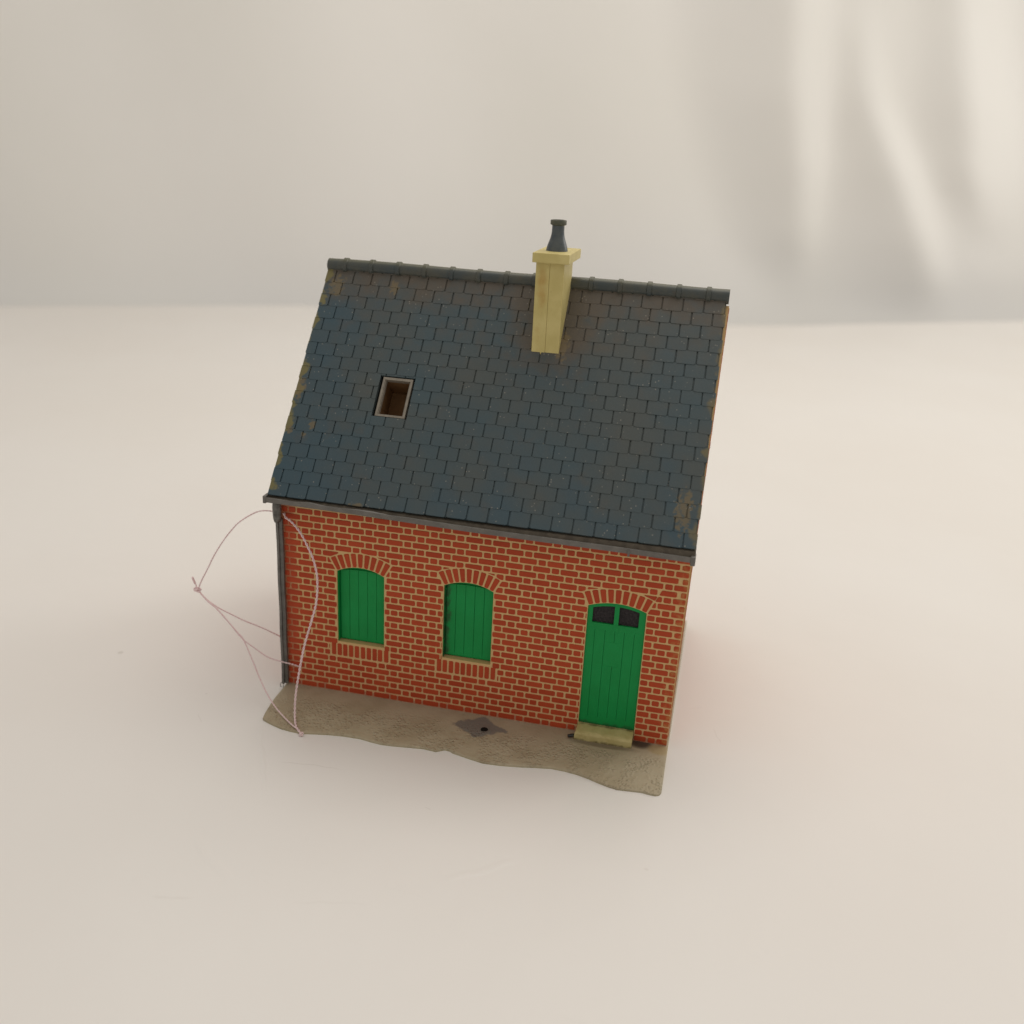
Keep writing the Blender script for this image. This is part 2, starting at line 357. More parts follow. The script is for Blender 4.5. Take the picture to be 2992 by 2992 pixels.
def front_wall():
    mb = MB(); X0, X1, H, T = -0.6, 100.0, 60.0, 3.4
    xs = {X0, X1, 98.7}
    for o in OPEN:
        for i in range(13): xs.add(round(o['x0']+(o['x1']-o['x0'])*i/12, 4))
    xs = sorted(xs)
    def wall_quad(xa, xb, za0, za1, zb0, zb1):
        for y, flip in ((0, False), (T, True)):
            v = [(xa, y, za0), (xb, y, zb0), (xb, y, zb1), (xa, y, za1)]
            v = [(lean(a, c), b, c) for a, b, c in v]
            mb.add(v, [(0, 1, 2, 3) if not flip else (3, 2, 1, 0)], 0)
    for a, b in zip(xs, xs[1:]):
        o = next((o for o in OPEN if a >= o['x0']-1e-3 and b <= o['x1']+1e-3), None)
        if o is None:
            step = 8
            for k in range(step): wall_quad(a, b, H*k/step, H*(k+1)/step, H*k/step, H*(k+1)/step)
        else:
            if o['z0'] > 0: wall_quad(a, b, 0, o['z0'], 0, o['z0'])
            za, zb = arch_z(o, a), arch_z(o, b)
            wall_quad(a, b, za, H, zb, H)
            mb.add([(a, 0, za), (b, 0, zb), (b, T, zb), (a, T, za)], [(0, 3, 2, 1)], 0)
            if o['z0'] > 0: mb.add([(a, 0, o['z0']), (b, 0, o['z0']), (b, T, o['z0']), (a, T, o['z0'])], [(0, 1, 2, 3)], 0)
    for o in OPEN:
        for x, fl in ((o['x0'], 0), (o['x1'], 1)):
            z1 = arch_z(o, x); q = [(x, 0, o['z0']), (x, T, o['z0']), (x, T, z1), (x, 0, z1)]
            mb.add(q, [(0, 1, 2, 3) if not fl else (3, 2, 1, 0)], 0)
    mb.add([(X0, 0, 0), (X0, T, 0), (X0, T, H), (X0, 0, H)], [(3, 2, 1, 0)], 0)
    mb.add([(X0, 0, H), (X1, 0, H), (X1, T, H), (X0, T, H)], [(0, 1, 2, 3)], 0)
    xf = lambda a, b, h: (lean(a, b), -h, b)
    for r in flemish(0.1, 99.9, 34):
        rects = [r]
        zc = (r[0][1]+r[2][1])/2
        for o in OPEN:
            new = []
            for p in [q for q in rects if len(q) >= 3]:
                xa, xb = min(q[0] for q in p), max(q[0] for q in p)
                za, zb = min(q[1] for q in p), max(q[1] for q in p)
                L, Rr = o['x0']-.17, o['x1']+.17
                ax = (o['R']+o['d']+.5)*math.sin(o['ang'])
                if zb < (o['sill'] and 10.6 or 0) or za > o['za']+o['d']+.6 or xb < o['cx']-ax-1 or xa > o['cx']+ax+1:
                    new.append(p); continue
                if o['sill'] and zb < 14.75:                # beside the soldier course of the sill
                    s0, s1 = o['sill'][0]-.35, o['sill'][1]+.35
                    lo = 10.5
                    if zc > lo:
                        new += [clip(p, 1, 0, s0), clip(p, -1, 0, -s1)]
                    else: new.append(clip(p, 0, 1, lo) if xb > s0 and xa < s1 else p)
                    continue
                if zb < o['zc']-.55:                         # beside the opening
                    new += [clip(p, 1, 0, L), clip(p, -1, 0, -Rr)]; continue
                # arch zone: left of the left springer, right of the right one, above the extrados
                sn, cs = math.sin(o['ang']), math.cos(o['ang'])
                # springer line passes through the arch centre at angle ang
                def left(p): return clip(p, cs, sn, cs*o['cx']+sn*o['cz']-.22)
                def right(p): return clip(p, -cs, sn, -cs*o['cx']+sn*o['cz']-.22)
                def above(p):
                    xm = min(max((xa+xb)/2, o['cx']-ax), o['cx']+ax); th = math.asin((xm-o['cx'])/(o['R']+o['d']+.4))
                    nx, nz = math.sin(th), math.cos(th)
                    return clip(p, -nx, -nz, -(nx*o['cx']+nz*o['cz']+o['R']+o['d']+.26))
                l = left(clip(p, 1, 0, L) if zb < o['zc']+.3 else p); rr = right(clip(p, -1, 0, -Rr) if zb < o['zc']+.3 else p)
                if len(l) >= 3 and abs(area(l)) > 0.85*abs(area(p)) and xb < o['cx']: new.append(l); continue
                if len(rr) >= 3 and abs(area(rr)) > 0.85*abs(area(p)) and xa > o['cx']: new.append(rr); continue
                ab = above(p)
                sd = l if (xa+xb)/2 < o['cx'] else rr
                sg2 = 1 if sd is l else -1
                A = lambda q: abs(area(q)) if len(q) >= 3 else 0
                rest = clip(ab, -sg2*cs, -sn, -(sg2*cs*o['cx']+sn*o['cz']-.10)) if len(ab) >= 3 else []
                if A(sd) < .3 or A(ab) > .8*A(p): new.append(ab)
                elif A(rest) < .6: new.append(sd)
                else:
                    # one brick cut by the arch: keep the bigger share whole, the rest as a sliver
                    rest2 = clip(sd, -0.0, -1.0, -(max(q[1] for q in sd)+1)) if False else []
                    new += [sd, rest]
            rects = new
        for p in rects:
            if len(p) >= 3: brick_piece(mb, p, xf)
    for o in OPEN:                                           # voussoirs
        n = o['n']; r0, r1 = o['R']+.12, o['R']+o['d']
        for i in range(n):
            a0 = -o['ang']+2*o['ang']*i/n; a1 = a0+2*o['ang']/n
            g0, g1 = .24/r0, .24/r1
            pts = [(o['cx']+r0*math.sin(a0+g0), o['cz']+r0*math.cos(a0+g0)), (o['cx']+r0*math.sin(a1-g0), o['cz']+r0*math.cos(a1-g0)),
                   (o['cx']+r1*math.sin(a1-g1), o['cz']+r1*math.cos(a1-g1)), (o['cx']+r1*math.sin(a0+g1), o['cz']+r1*math.cos(a0+g1))]
            brick_piece(mb, pts, xf)
        if o['sill']:
            s0, s1 = o['sill']; k = 10; w = (s1-s0)/k
            for i in range(k):
                j = random.uniform(-.08, .08)
                brick_piece(mb, [(s0+i*w+.19+j, 10.72), (s0+(i+1)*w-.19+j, 10.72), (s0+(i+1)*w-.19+j, 14.12+random.uniform(-.1, .1)), (s0+i*w+.19+j, 14.12)], xf)
    return mb.build('front_wall', [MORTAR, BRICK], house)
front_wall()

DEPTH, RIDGE_Y, EAVE_Y, EAVE_Z, RIDGE_Z = 69.6, 34.81, -5.93, 54.9, 105.4
SL = math.atan2(RIDGE_Z-EAVE_Z, RIDGE_Y-EAVE_Y)
def roof_z(y): return EAVE_Z + (min(y, DEPTH-y)-EAVE_Y)*math.tan(SL)
def gable(x0, x1, out, ln):
    mb = MB(); T = 3.4
    prof = [(T+.02, 0), (T+.02, 60), (T+.02, roof_z(T)-2.6), (RIDGE_Y, RIDGE_Z-3.0), (DEPTH-T-.02, roof_z(T)-2.6), (DEPTH-T-.02, 0)]
    v = [(x0+ln*z, y, z) for y, z in prof] + [(x1+ln*z, y, z) for y, z in prof]; n = len(prof)
    mb.add(v, [tuple(range(n)), tuple(range(2*n-1, n-1, -1))] + [(i, i+n, (i+1) % n+n, (i+1) % n) for i in range(n)], 0)
    xo = x1 if out > 0 else x0
    xf = lambda a, b, h: (xo+ln*b+out*h, a if out > 0 else DEPTH-a, b)
    t = math.tan(SL)
    for r in flemish(T+.1, DEPTH-T-.1, 60, 4.0):
        p = clip(r, -t, 1, EAVE_Z-2.9-EAVE_Y*t); p = clip(p, t, 1, EAVE_Z-2.9+(DEPTH-EAVE_Y)*t) if len(p) > 2 else p
        if len(p) >= 3: brick_piece(mb, p, xf)
    return mb.build('gable_wall', [MORTAR, BRICK], house, fix=True)
gable(97.4, 100.0, 1, 0.0168)
gable(-0.6, 1.8, -1, 0.0)
mb = MB(); mb.box(-0.6, 100.0, DEPTH-2.4, DEPTH, 0, 60)
for r in flemish(-.4, 99.8, 34): brick_piece(mb, r, lambda a, b, h: (99.4-a, DEPTH+h, b))
mb.build('back_wall', [MORTAR, BRICK], house, fix=True)

# ---- roof
HOLE = (20.25, 29.15, 23.25, 34.2)           # skylight hole in (x, s)
RX0, RX1 = -0.8, 101.2
cs, sn = math.cos(SL), math.sin(SL)
def RP(x, s, h, back=False):
    y, z = EAVE_Y + s*cs - h*sn, EAVE_Z + s*sn + h*cs
    return (x, DEPTH-y, z) if back else (x, y, z)
SMAX = (RIDGE_Y-EAVE_Y)/cs
def edge_wobble(s, k): return 0.05*math.sin(s*.9+k) + 0.03*math.sin(s*2.3+k*2)
def roof_side(mb, back):
    rnd = random.Random(3 if not back else 5)
    fl = back
    def quad(pts, mat=0):
        mb.add(pts, [tuple(range(len(pts)))[::-1] if fl else tuple(range(len(pts)))], mat)
    # slab with the hole
    t0, t1 = -1.0, -0.28
    if not back:
        hx0, hx1, hs0, hs1 = HOLE
        for x0, x1, s0, s1 in ((RX0+.2, hx0, 0.2, SMAX), (hx1, RX1-.2, 0.2, SMAX), (hx0, hx1, 0.2, hs0), (hx0, hx1, hs1, SMAX)):
            for h, r in ((t1, 1), (t0, -1)):
                q = [RP(x0, s0, h), RP(x1, s0, h), RP(x1, s1, h), RP(x0, s1, h)]; quad(q[::r])
    else:
        for h, r in ((t1, 1), (t0, -1)):
            q = [RP(RX0+.2, .2, h, 1), RP(RX1-.2, .2, h, 1), RP(RX1-.2, SMAX, h, 1), RP(RX0+.2, SMAX, h, 1)]; quad(q[::r])
    B = back
    for x, r in ((RX0+.2, 1), (RX1-.2, -1)):
        q = [RP(x, .2, t0, B), RP(x, .2, t1, B), RP(x, SMAX, t1, B), RP(x, SMAX, t0, B)]; quad(q[::r])
    quad([RP(RX0+.2, .2, t0, B), RP(RX1-.2, .2, t0, B), RP(RX1-.2, .2, t1, B), RP(RX0+.2, .2, t1, B)])
    # slates
    W, P = 4.95, 3.465
    row = 0; s = 0.0
    while s < SMAX-.6:
        s1 = min(s+P, SMAX-.1)
        off = 4.15 if row % 2 == 0 else 1.75
        k = -2
        while off+k*W < RX1:
            xa, xb = off+k*W, off+(k+1)*W; k += 1
            a, b = max(xa+rnd.uniform(.09, .18), RX0+edge_wobble(s, 0)*(xa < RX0)), min(xb-rnd.uniform(.09, .18), RX1+edge_wobble(s, 2)*(xb > RX1))
            if b-a < .5: continue
            sl = s+rnd.uniform(-.08, .08); su = s1+.16
            parts = [(a, b, sl, su)]
            if not back:
                hx0, hx1, hs0, hs1 = HOLE
                if a < hx1 and b > hx0 and sl < hs1 and su > hs0:
                    parts = []
                    if a < hx0: parts.append((a, hx0, sl, su))
                    if b > hx1: parts.append((hx1, b, sl, su))
                    ia, ib = max(a, hx0), min(b, hx1)
                    if su > hs1: parts.append((ia, ib, max(sl, hs1), su))
                    if sl < hs0: parts.append((ia, ib, sl, min(su, hs0)))
            tl = rnd.uniform(-.03, .03); lift = rnd.uniform(.09, .14)
            for (a, b, sl, su) in parts:
                if b-a < .3 or su-sl < .3: continue
                c = min(.38, (b-a)*.3, (su-sl)*.3)
                def H(x, q): 
                    u = (q-s)/P
                    return lift*(1-u)+.02*u + tl*((x-a)/(b-a)-.5)*(1-u)
                out = [(a+c, sl+.02), (b-c, sl+.0), (b-c*.3, sl+c*.3), (b, sl+c), (b, su), (a, su), (a, sl+c), (a+c*.3, sl+c*.3)]
                e = .09
                inn = [(a+c, sl+e), (b-c, sl+e), (b-c*.3-e*.7, sl+c*.3+e*.7), (b-e, sl+c), (b-e, su), (a+e, su), (a+e, sl+c), (a+c*.3+e*.7, sl+c*.3+e*.7)]
                v = [RP(x, q, -.29, B) for x, q in out] + [RP(x, q, H(x, q)-.07, B) for x, q in out] + [RP(x, q, H(x, q), B) for x, q in inn]
                f = [(i+o, (i+1) % 8+o, (i+1) % 8+8+o, i+8+o) for o in (0, 8) for i in range(8)] + [tuple(range(16, 24))]
                if fl: f = [t[::-1] for t in f]
                mb.add(v, f, 0)
        s += P; row += 1
mb = MB(); roof_side(mb, False); roof_side(mb, True)
roof = mb.build('roof', ROOFM, house)
# ridge tiles: half round tube with raised collars
mb = MB(); xs = []
coll = [3.9+7.13*i for i in range(14)]
prof = [(-0.9, 1.72)]
for c in coll: prof += [(c-.66, 1.72), (c-.5, 2.05), (c+.5, 2.05), (c+.66, 1.74)]
prof += [(101.5, 1.78)]
n = 20; v = []; f = []
for i, (x, r) in enumerate(prof):
    for k in range(n): 
        a = 2*math.pi*k/n; v.append((x, RIDGE_Y+math.cos(a)*r, RIDGE_Z-.72+math.sin(a)*r + .12*math.sin(x*.11)))
for i in range(len(prof)-1):
    for k in range(n): f.append((i*n+k, (i+1)*n+k, (i+1)*n+(k+1) % n, i*n+(k+1) % n))
f += [tuple(range(n)), tuple((len(prof)-1)*n+k for k in range(n-1, -1, -1))]
mb.add(v, f, 0, True)
m = NT('ridge_slate_plastic')
c = m.mix(m.ramp(m.noise(0.15, 4), 0.35, 0.65), (0.044, 0.058, 0.060), (0.075, 0.076, 0.058))
c = m.mix(m.ramp(m.Z, 105.7, 106.4, 0, 0.7), c, (0.085, 0.082, 0.035))
c = m.mix(m.ramp(m.noise(0.8, 4), 0.6, 0.75, 0, 0.4), c, (0.085, 0.06, 0.035))
m.bump(m.noise(1.5, 3), 0.2, 0.08)
RIDGEM = m.done(c, 0.40, 0.5)
sharp(mb.build('ridge_cap', RIDGEM, roof), 35)

# skylight: frame round a brown shaft
mb = MB(); fx0, fx1, fs0, fs1 = 21.05, 28.62, 23.42, 33.9
def rbox(x0, x1, s0, s1, h0, h1, mat=0):
    v = [RP(x, s, h) for x in (x0, x1) for s in (s0, s1) for h in (h0, h1)]
    mb.add(v, [(0,1,3,2),(4,6,7,5),(0,4,5,1),(2,3,7,6),(0,2,6,4),(1,5,7,3)], mat)
w = .54
rbox(fx0, fx0+w, fs0, fs1, -1.4, -.05); rbox(fx1-w, fx1, fs0, fs1, -1.4, -.05)
rbox(fx0+w, fx1-w, fs0, fs0+w, -1.4, -.07); rbox(fx0+w, fx1-w, fs1-w-.1, fs1, -1.4, -.07)
for a, b in ((fx0+w, fx0+w+.22), (fx1-w-.22, fx1-w)): rbox(a, b, fs0+w, fs1-w-.1, -1.4, -.35)
hx0, hx1, hs0, hs1 = HOLE
D = -9.0
q = [RP(fx0-.1, fs0, -1.45), RP(fx1+.1, fs0, -1.45), RP(fx1+.1, fs1, -1.45), RP(fx0-.1, fs1, -1.45)]
qq = [RP(fx0-.1, fs0, D), RP(fx1+.1, fs0, D), RP(fx1+.1, fs1, D), RP(fx0-.1, fs1, D)]
mb.add(q+qq, [(0, 1, 5, 4), (1, 2, 6, 5), (2, 3, 7, 6), (3, 0, 4, 7), (4, 5, 6, 7)], 1)
q = [RP(hx0-.3, hs0-.3, -1.35), RP(hx1+.3, hs0-.3, -1.35), RP(hx1+.3, hs1+.3, -1.35), RP(hx0-.3, hs1+.3, -1.35)]
qi = [RP(fx0+.1, fs0+.1, -1.35), RP(fx1-.1, fs0+.1, -1.35), RP(fx1-.1, fs1-.1, -1.35), RP(fx0+.1, fs1-.1, -1.35)]
mb.add(q+qi, [(i, (i+1) % 4, (i+1) % 4+4, i+4) for i in range(4)], 2)
mb.build('skylight', [FRAME, INSIDE, DARK], roof)

# ---- chimney
mb = MB()
cx0, cx1, cy0, cy1, cz = 56.3, 63.05, 22.02, 34.2, 110.9
mb.bbox(cx0, 59.62, cy0, cy1, 80, cz, .12); mb.bbox(59.64, cx1, cy0+.03, cy1-.03, 80, cz, .12)
chim = mb.build('chimney', CHIM, house)
mb = MB(); mb.bbox(55.75, 64.5, 19.76, 36.5, 110.87, 113.12, .14)
mb.build('chimney_cap', CHIM, chim)
mb = MB(); px, py, pz = 60.1, 27.3, 113.05
mb.lathe(px, py, [(2.62, pz), (2.58, pz+.25), (2.45, pz+.85), (2.22, pz+1.6), (1.95, pz+2.35), (1.70, pz+3.1), (1.55, pz+3.8), (1.48, pz+4.5), (1.46, pz+5.95)], 32, 0)
mb.lathe(px, py, [(1.48, pz+5.9), (1.84, pz+6.05), (1.92, pz+6.2), (1.92, pz+6.95), (1.84, pz+7.12), (1.45, pz+7.14), (1.35, pz+6.6)], 32, 1)
sharp(mb.build('chimney_pot', [POT, POTLIP], chim), 50)

# ---- gutter (sags slightly to the right, left end broken)
mb = MB(); n = 26
def gut(u):
    x = -1.2+(101.25+1.2)*u; dz = -1.25*u + .12*math.sin(u*9)
    return x, dz
prof = [(-2.6, 54.2), (-2.6, 53.0), (-3.6, 52.55), (-5.4, 52.65), (-6.75, 53.15), (-6.98, 54.4), (-6.62, 54.45), (-6.5, 54.05), (-6.2, 53.95), (-5.75, 54.2), (-5.0, 54.35), (-3.6, 54.4)]
v = []; f = []; k = len(prof); mats = []
for i in range(n+1):
    x, dz = gut(i/n)
    for j, (y, z) in enumerate(prof):
        jag = random.uniform(-.18, .18) if (j in (5, 6) and i < 9) else 0
        v.append((x, y, z+dz+jag+(0.25*i/n if j == 8 else 1.35*i/n if j in (9, 10, 11, 0) else 0)))
for i in range(n):
    for j in range(k):
        fa = (i*k+j, (i+1)*k+j, (i+1)*k+(j+1) % k, i*k+(j+1) % k)
        mb.add([v[t] for t in fa], [(0, 3, 2, 1)], 1 if 6 <= j <= 10 else 0)
mb.add(v[:k], [tuple(range(k-1, -1, -1))], 0); mb.add(v[-k:], [tuple(range(k))], 0)
mb.bbox(100.3, 101.4, -7.1, -4.2, 51.3, 53.5, .25, 0)
mb.bbox(-1.5, -.7, -7.0, -4.4, 52.9, 54.8, .2, 0)
mb.bbox(86.4, 86.9, -7.1, -6.6, 51.6, 53.2, .06, 0)
gutter = mb.build('gutter', [GREY, TROUGH], house, fix=False)
bm = bmesh.new(); bm.from_mesh(gutter.data); bmesh.ops.remove_doubles(bm, verts=bm.verts[:], dist=1e-7); bmesh.ops.recalc_face_normals(bm, faces=bm.faces[:]); bm.to_mesh(gutter.data); bm.free()

# ---- downpipe with its hopper head and a wire loop at the foot
mb = MB(); pts = []; 
for i in range(15):
    z = .5+46.2*i/14; pts.append((-.25+.05*math.sin(i*1.7), -.85, z))
bmp = []
for (a, b) in ((-.98, -.30), (-.26, .48)):
    w = []
    for i in range(15):
        z = .4+46.4*i/14; o = .06*math.sin(i*1.3+a)
        w.append([(a+o, -1.55 if a < -.5 else -1.25, z), (b+o, -1.72 if a < -.5 else -1.05, z), (b+o, -.3, z), (a+o, -.3, z)])
    vv = [q for r in w for q in r]; ff = [(i*4+j, i*4+(j+1) % 4, i*4+4+(j+1) % 4, i*4+4+j) for i in range(14) for j in range(4)]
    ff += [(3, 2, 1, 0), (56, 57, 58, 59)]
    mb.add(vv, ff, 0)
mb.tube([(-.85+.45*math.cos(t*.5)-.2, -1.5, -.15+.75*math.sin(t*.5)) for t in range(13)], .09, 6, closed=True)
pipe = mb.build('downpipe', PIPE, house)
mb = MB()
bm = bmesh.new()
prof = [(.72, 46.2), (.95, 47.0), (1.05, 48.3), (1.10, 50.2), (.9, 52.4)]
rings = []
for r, z in prof: rings.append([bm.verts.new((-.55+r*1.0*math.cos(a*math.pi/5)*1.05, -1.5+r*.9*math.sin(a*math.pi/5), z)) for a in range(10)])
for A, Bq in zip(rings, rings[1:]):
    for i in range(10): bm.faces.new((A[i], A[(i+1) % 10], Bq[(i+1) % 10], Bq[i]))
bm.faces.new(rings[0][::-1]); bm.faces.new(rings[-1])
mb.bm(bm, 0, True)
HOP = mat_simple('hopper_grey_plastic', (0.055, 0.050, 0.045), (0.16, 0.155, 0.14), 0.7, 0.4, 0.5)
mb.build('hopper_head', HOP, pipe)

# ---- shutters
def plank_panel(mb, o, xs, z0, ztop, y, gap=.07, b=.09, depth=.5):
    """vertical planks whose tops follow ztop(x)"""
    for xa, xb in zip(xs, xs[1:]):
        a, c = xa+gap, xb-gap
        out = [(a, z0), (c, z0), (c, ztop(c)), ((a+c)/2, ztop((a+c)/2)), (a, ztop(a))]
        inn = shrink(out, b)
        if len(inn) != len(out): continue
        k = len(out)
        v = [(x, y+depth, z) for x, z in out]+[(x, y+b*.8, z) for x, z in out]+[(x, y, z) for x, z in inn]
        f = [(i+q, (i+1) % k+q, (i+1) % k+k+q, i+k+q) for q in (0, k) for i in range(k)]+[tuple(range(2*k, 3*k))]
        mb.add(v, f, 0)
def arch_plate(mb, o, y0, y1, pad=0.25, mat=0, zb=None):
    xs = [o['x0']-pad+(o['x1']-o['x0']+2*pad)*i/16 for i in range(17)]
    zb = o['z0']-pad if zb is None else zb
    top = [(x, arch_z(o, min(max(x, o['x0']), o['x1']))+pad) for x in xs]
    poly = [(xs[0], zb)]+[(xs[-1], zb)]+top[::-1]; k = len(poly)
    v = [(x, y0, z) for x, z in poly]+[(x, y1, z) for x, z in poly]
    mb.add(v, [tuple(range(k)), tuple(range(2*k-1, k-1, -1))]+[(i, i+k, (i+1) % k+k, (i+1) % k) for i in range(k)], mat)
for i, o in enumerate(OPEN[:2]):
    mb = MB()
    arch_plate(mb, o, 3.42, 3.9, .8)
    oo = dict(o)
    arch_plate(mb, o, 1.75, 3.38, -.02)
    x0, x1 = o['x0']+.40, o['x1']-.15
    xs = [x0+(x1-x0)*k/5 for k in range(6)]
    ztop = lambda x, o=o: arch_z(o, min(max(x, o['x0']), o['x1']))-.25-1.05*max(0, 1-((x-o['cx'])/6.3)**2)
    plank_panel(mb, o, xs, o['z0']+.35, ztop, 1.38, .035, .05, .6)
    # ledges joining the planks top and bottom
    mb.box(x0+.05, x1-.05, 1.41, 2.0, o['z0']+.38, o['z0']+1.2)
    xl = o['x0']+.02
    mb.box(xl, xl+.16, .35, 2.3, o['z0']+.02, arch_z(o, xl)-.05)
    sh = mb.build('shutter', GREEN, house, fix=True)
    sh['label'] = ('clean green plank shutter nearest the downpipe', 'green plank shutter with a dark grimy left edge')[i]

# ---- door
mb = MB(); o = OPEN[2]; y = .42
arch_plate(mb, o, 1.25, 1.8, .6, zb=0)
gap, yy = .055, y
def dplate(x0, x1, z0, z1, y=yy, b=.03, mat=0):
    out = [(x0, z0), (x1, z0), (x1, z1), (x0, z1)]; inn = shrink(out, b)
    v = [(x, 1.3, z) for x, z in out]+[(x, y+b, z) for x, z in out]+[(x, y, z) for x, z in inn]
    mb.add(v, [(i+q, (i+1) % 4+q, (i+1) % 4+4+q, i+4+q) for q in (0, 4) for i in range(4)]+[(8, 9, 10, 11)], mat)
gx = [79.9, 82.38, 84.72, 87.0, 89.4]
X = [77.86]+gx+[91.72]
G = .028
# bottom rail, rail under the lights, planks between
mb.box(77.86, 91.72, y+.012, 1.3, .2, 4.78)
mb.box(77.86, 91.72, y+.012, 1.3, 28.75, 30.5)
for k in range(6):
    a = X[k]+(G if k else 0); b = X[k+1]-(G if k < 5 else 0)
    if k in (2, 3):
        dplate(a, b, 4.70, 19.25); dplate(a, b, 25.75, 28.85)
    else: dplate(a, b, 4.70, 28.85)
dplate(X[2]+G, X[4]-G, 19.255, 25.745, yy, .03)
# frame round the two lights
TOP = lambda x: arch_z(o, x)
def strip(xa, xb, za, zt, n=8, y=yy):
    for i in range(n):
        p, q = xa+(xb-xa)*i/n, xa+(xb-xa)*(i+1)/n
        z0a, z0b = za(p), za(q); z1a, z1b = zt(p), zt(q)
        v = [(p, y, z0a), (q, y, z0b), (q, y, z1b), (p, y, z1a), (p, 1.3, z0a), (q, 1.3, z0b), (q, 1.3, z1b), (p, 1.3, z1a)]
        mb.add(v, [(0, 1, 2, 3), (0, 4, 5, 1), (3, 2, 6, 7), (1, 5, 6, 2), (0, 3, 7, 4)], 0)
con = lambda c: (lambda x: c)
strip(77.86, 79.02, con(30.5), TOP, 3); strip(90.1, 91.72, con(30.5), TOP, 3); strip(84.22, 85.32, con(30.5), TOP, 2, yy-.1)
strip(79.02, 84.22, lambda x: TOP(x)-1.0, TOP, 8); strip(85.32, 90.1, lambda x: TOP(x)-1.0, TOP, 8)
door = mb.build('door', GREEN, house, fix=True)
for xa, xb in ((78.95, 84.3), (85.25, 90.2)):
    mb = MB(); k = 8
    pts = [(xa, 30.3)]+[(xb, 30.3)]+[(xb+(xa-xb)*i/k, TOP(xb+(xa-xb)*i/k)-.7) for i in range(k+1)]
    mm = len(pts)
    mb.add([(x, .98, z) for x, z in pts]+[(x, 1.2, z) for x, z in pts], [tuple(range(mm)), tuple(range(2*mm-1, mm-1, -1))]+[(i, i+mm, (i+1) % mm+mm, (i+1) % mm) for i in range(mm)], 0)
    mb.build('window_pane', FELT, door, fix=True)

# ---- doorstep
mb = MB(); bm = bmesh.new()
prof = [(.35, -.5), (.35, 2.62), (-.5, 2.58), (-2.9, 2.18), (-3.35, 1.95), (-3.62, 1.5), (-3.75, -.5)]
R0, R1 = [], []
for y, z in prof:
    R0.append(bm.verts.new((77.5, y, z))); R1.append(bm.verts.new((91.65, y-.02, z)))
mid = []
k = len(prof)
for i in range(k): bm.faces.new((R0[i], R1[i], R1[(i+1) % k], R0[(i+1) % k]))
bm.faces.new(R0[::-1]); bm.faces.new(R1)
bmesh.ops.subdivide_edges(bm, edges=[e for e in bm.edges if abs(e.verts[0].co.x-e.verts[1].co.x) > 5], cuts=14, use_grid_fill=False)
rr = random.Random(2)
for v in bm.verts:
    if v.co.z > 1 and v.co.y < -.4 and 77.6 < v.co.x < 91.6: v.co.z += rr.uniform(-.10, .06); v.co.y += rr.uniform(-.08, .08)
for v in bm.verts:
    if v.co.x < 77.6 and v.co.z > 1.5 and v.co.y < -.2: v.co.x += .25; v.co.z -= .25
mb.bm(bm, 0, False)
mb.build('doorstep', STEP, house)
mb = MB(); mb.tube([(77.6, -3.0, .75), (76.9, -3.35, .7), (76.0, -3.8, .62)], [.42, .45, .40], 10)
mb.build('black_peg', PEG, house)

# ---- base plate: wavy front edge, thin rim
OUT = [(-.3, 1.5), (-.1, -2.5), (-.02, -7.45), (.35, -11.5), (.75, -15.0), (1.25, -17.3), (2.61, -18.0), (4.8, -18.9), (7.26, -19.7), (10.0, -20.1), (12.78, -20.2), (16, -19.4), (19.31, -18.7), (23.3, -18.2), (27.32, -18.1),
       (30.2, -18.6), (33.05, -18.9), (36.2, -18.6), (39.49, -18.1), (43.34, -17.6), (46.3, -17.9), (47.2, -17.3), (48.2, -16.6), (49.5, -16.7), (50.4, -17.3), (52.2, -17.7), (54.07, -18.2), (58.22, -19.1), (62.5, -18.8), (66.96, -18.05), (70.6, -17.2), (74.29, -16.5), (77.5, -16.6),
       (80.72, -17.1), (83.4, -17.9), (85.98, -18.9), (88.2, -19.6), (90.42, -20.05), (93.0, -19.75), (95.81, -19.5), (97.8, -19.75), (99.0, -19.8), (99.9, -19.4), (100.3, -18.4)]
OUT += [(100.32, -10), (100.36, -2), (100.5, 10), (100.7, 40), (100.8, 71), (50, 71), (-1.5, 71), (-1.5, 40), (-1.5, 5)]
from mathutils.geometry import delaunay_2d_cdt
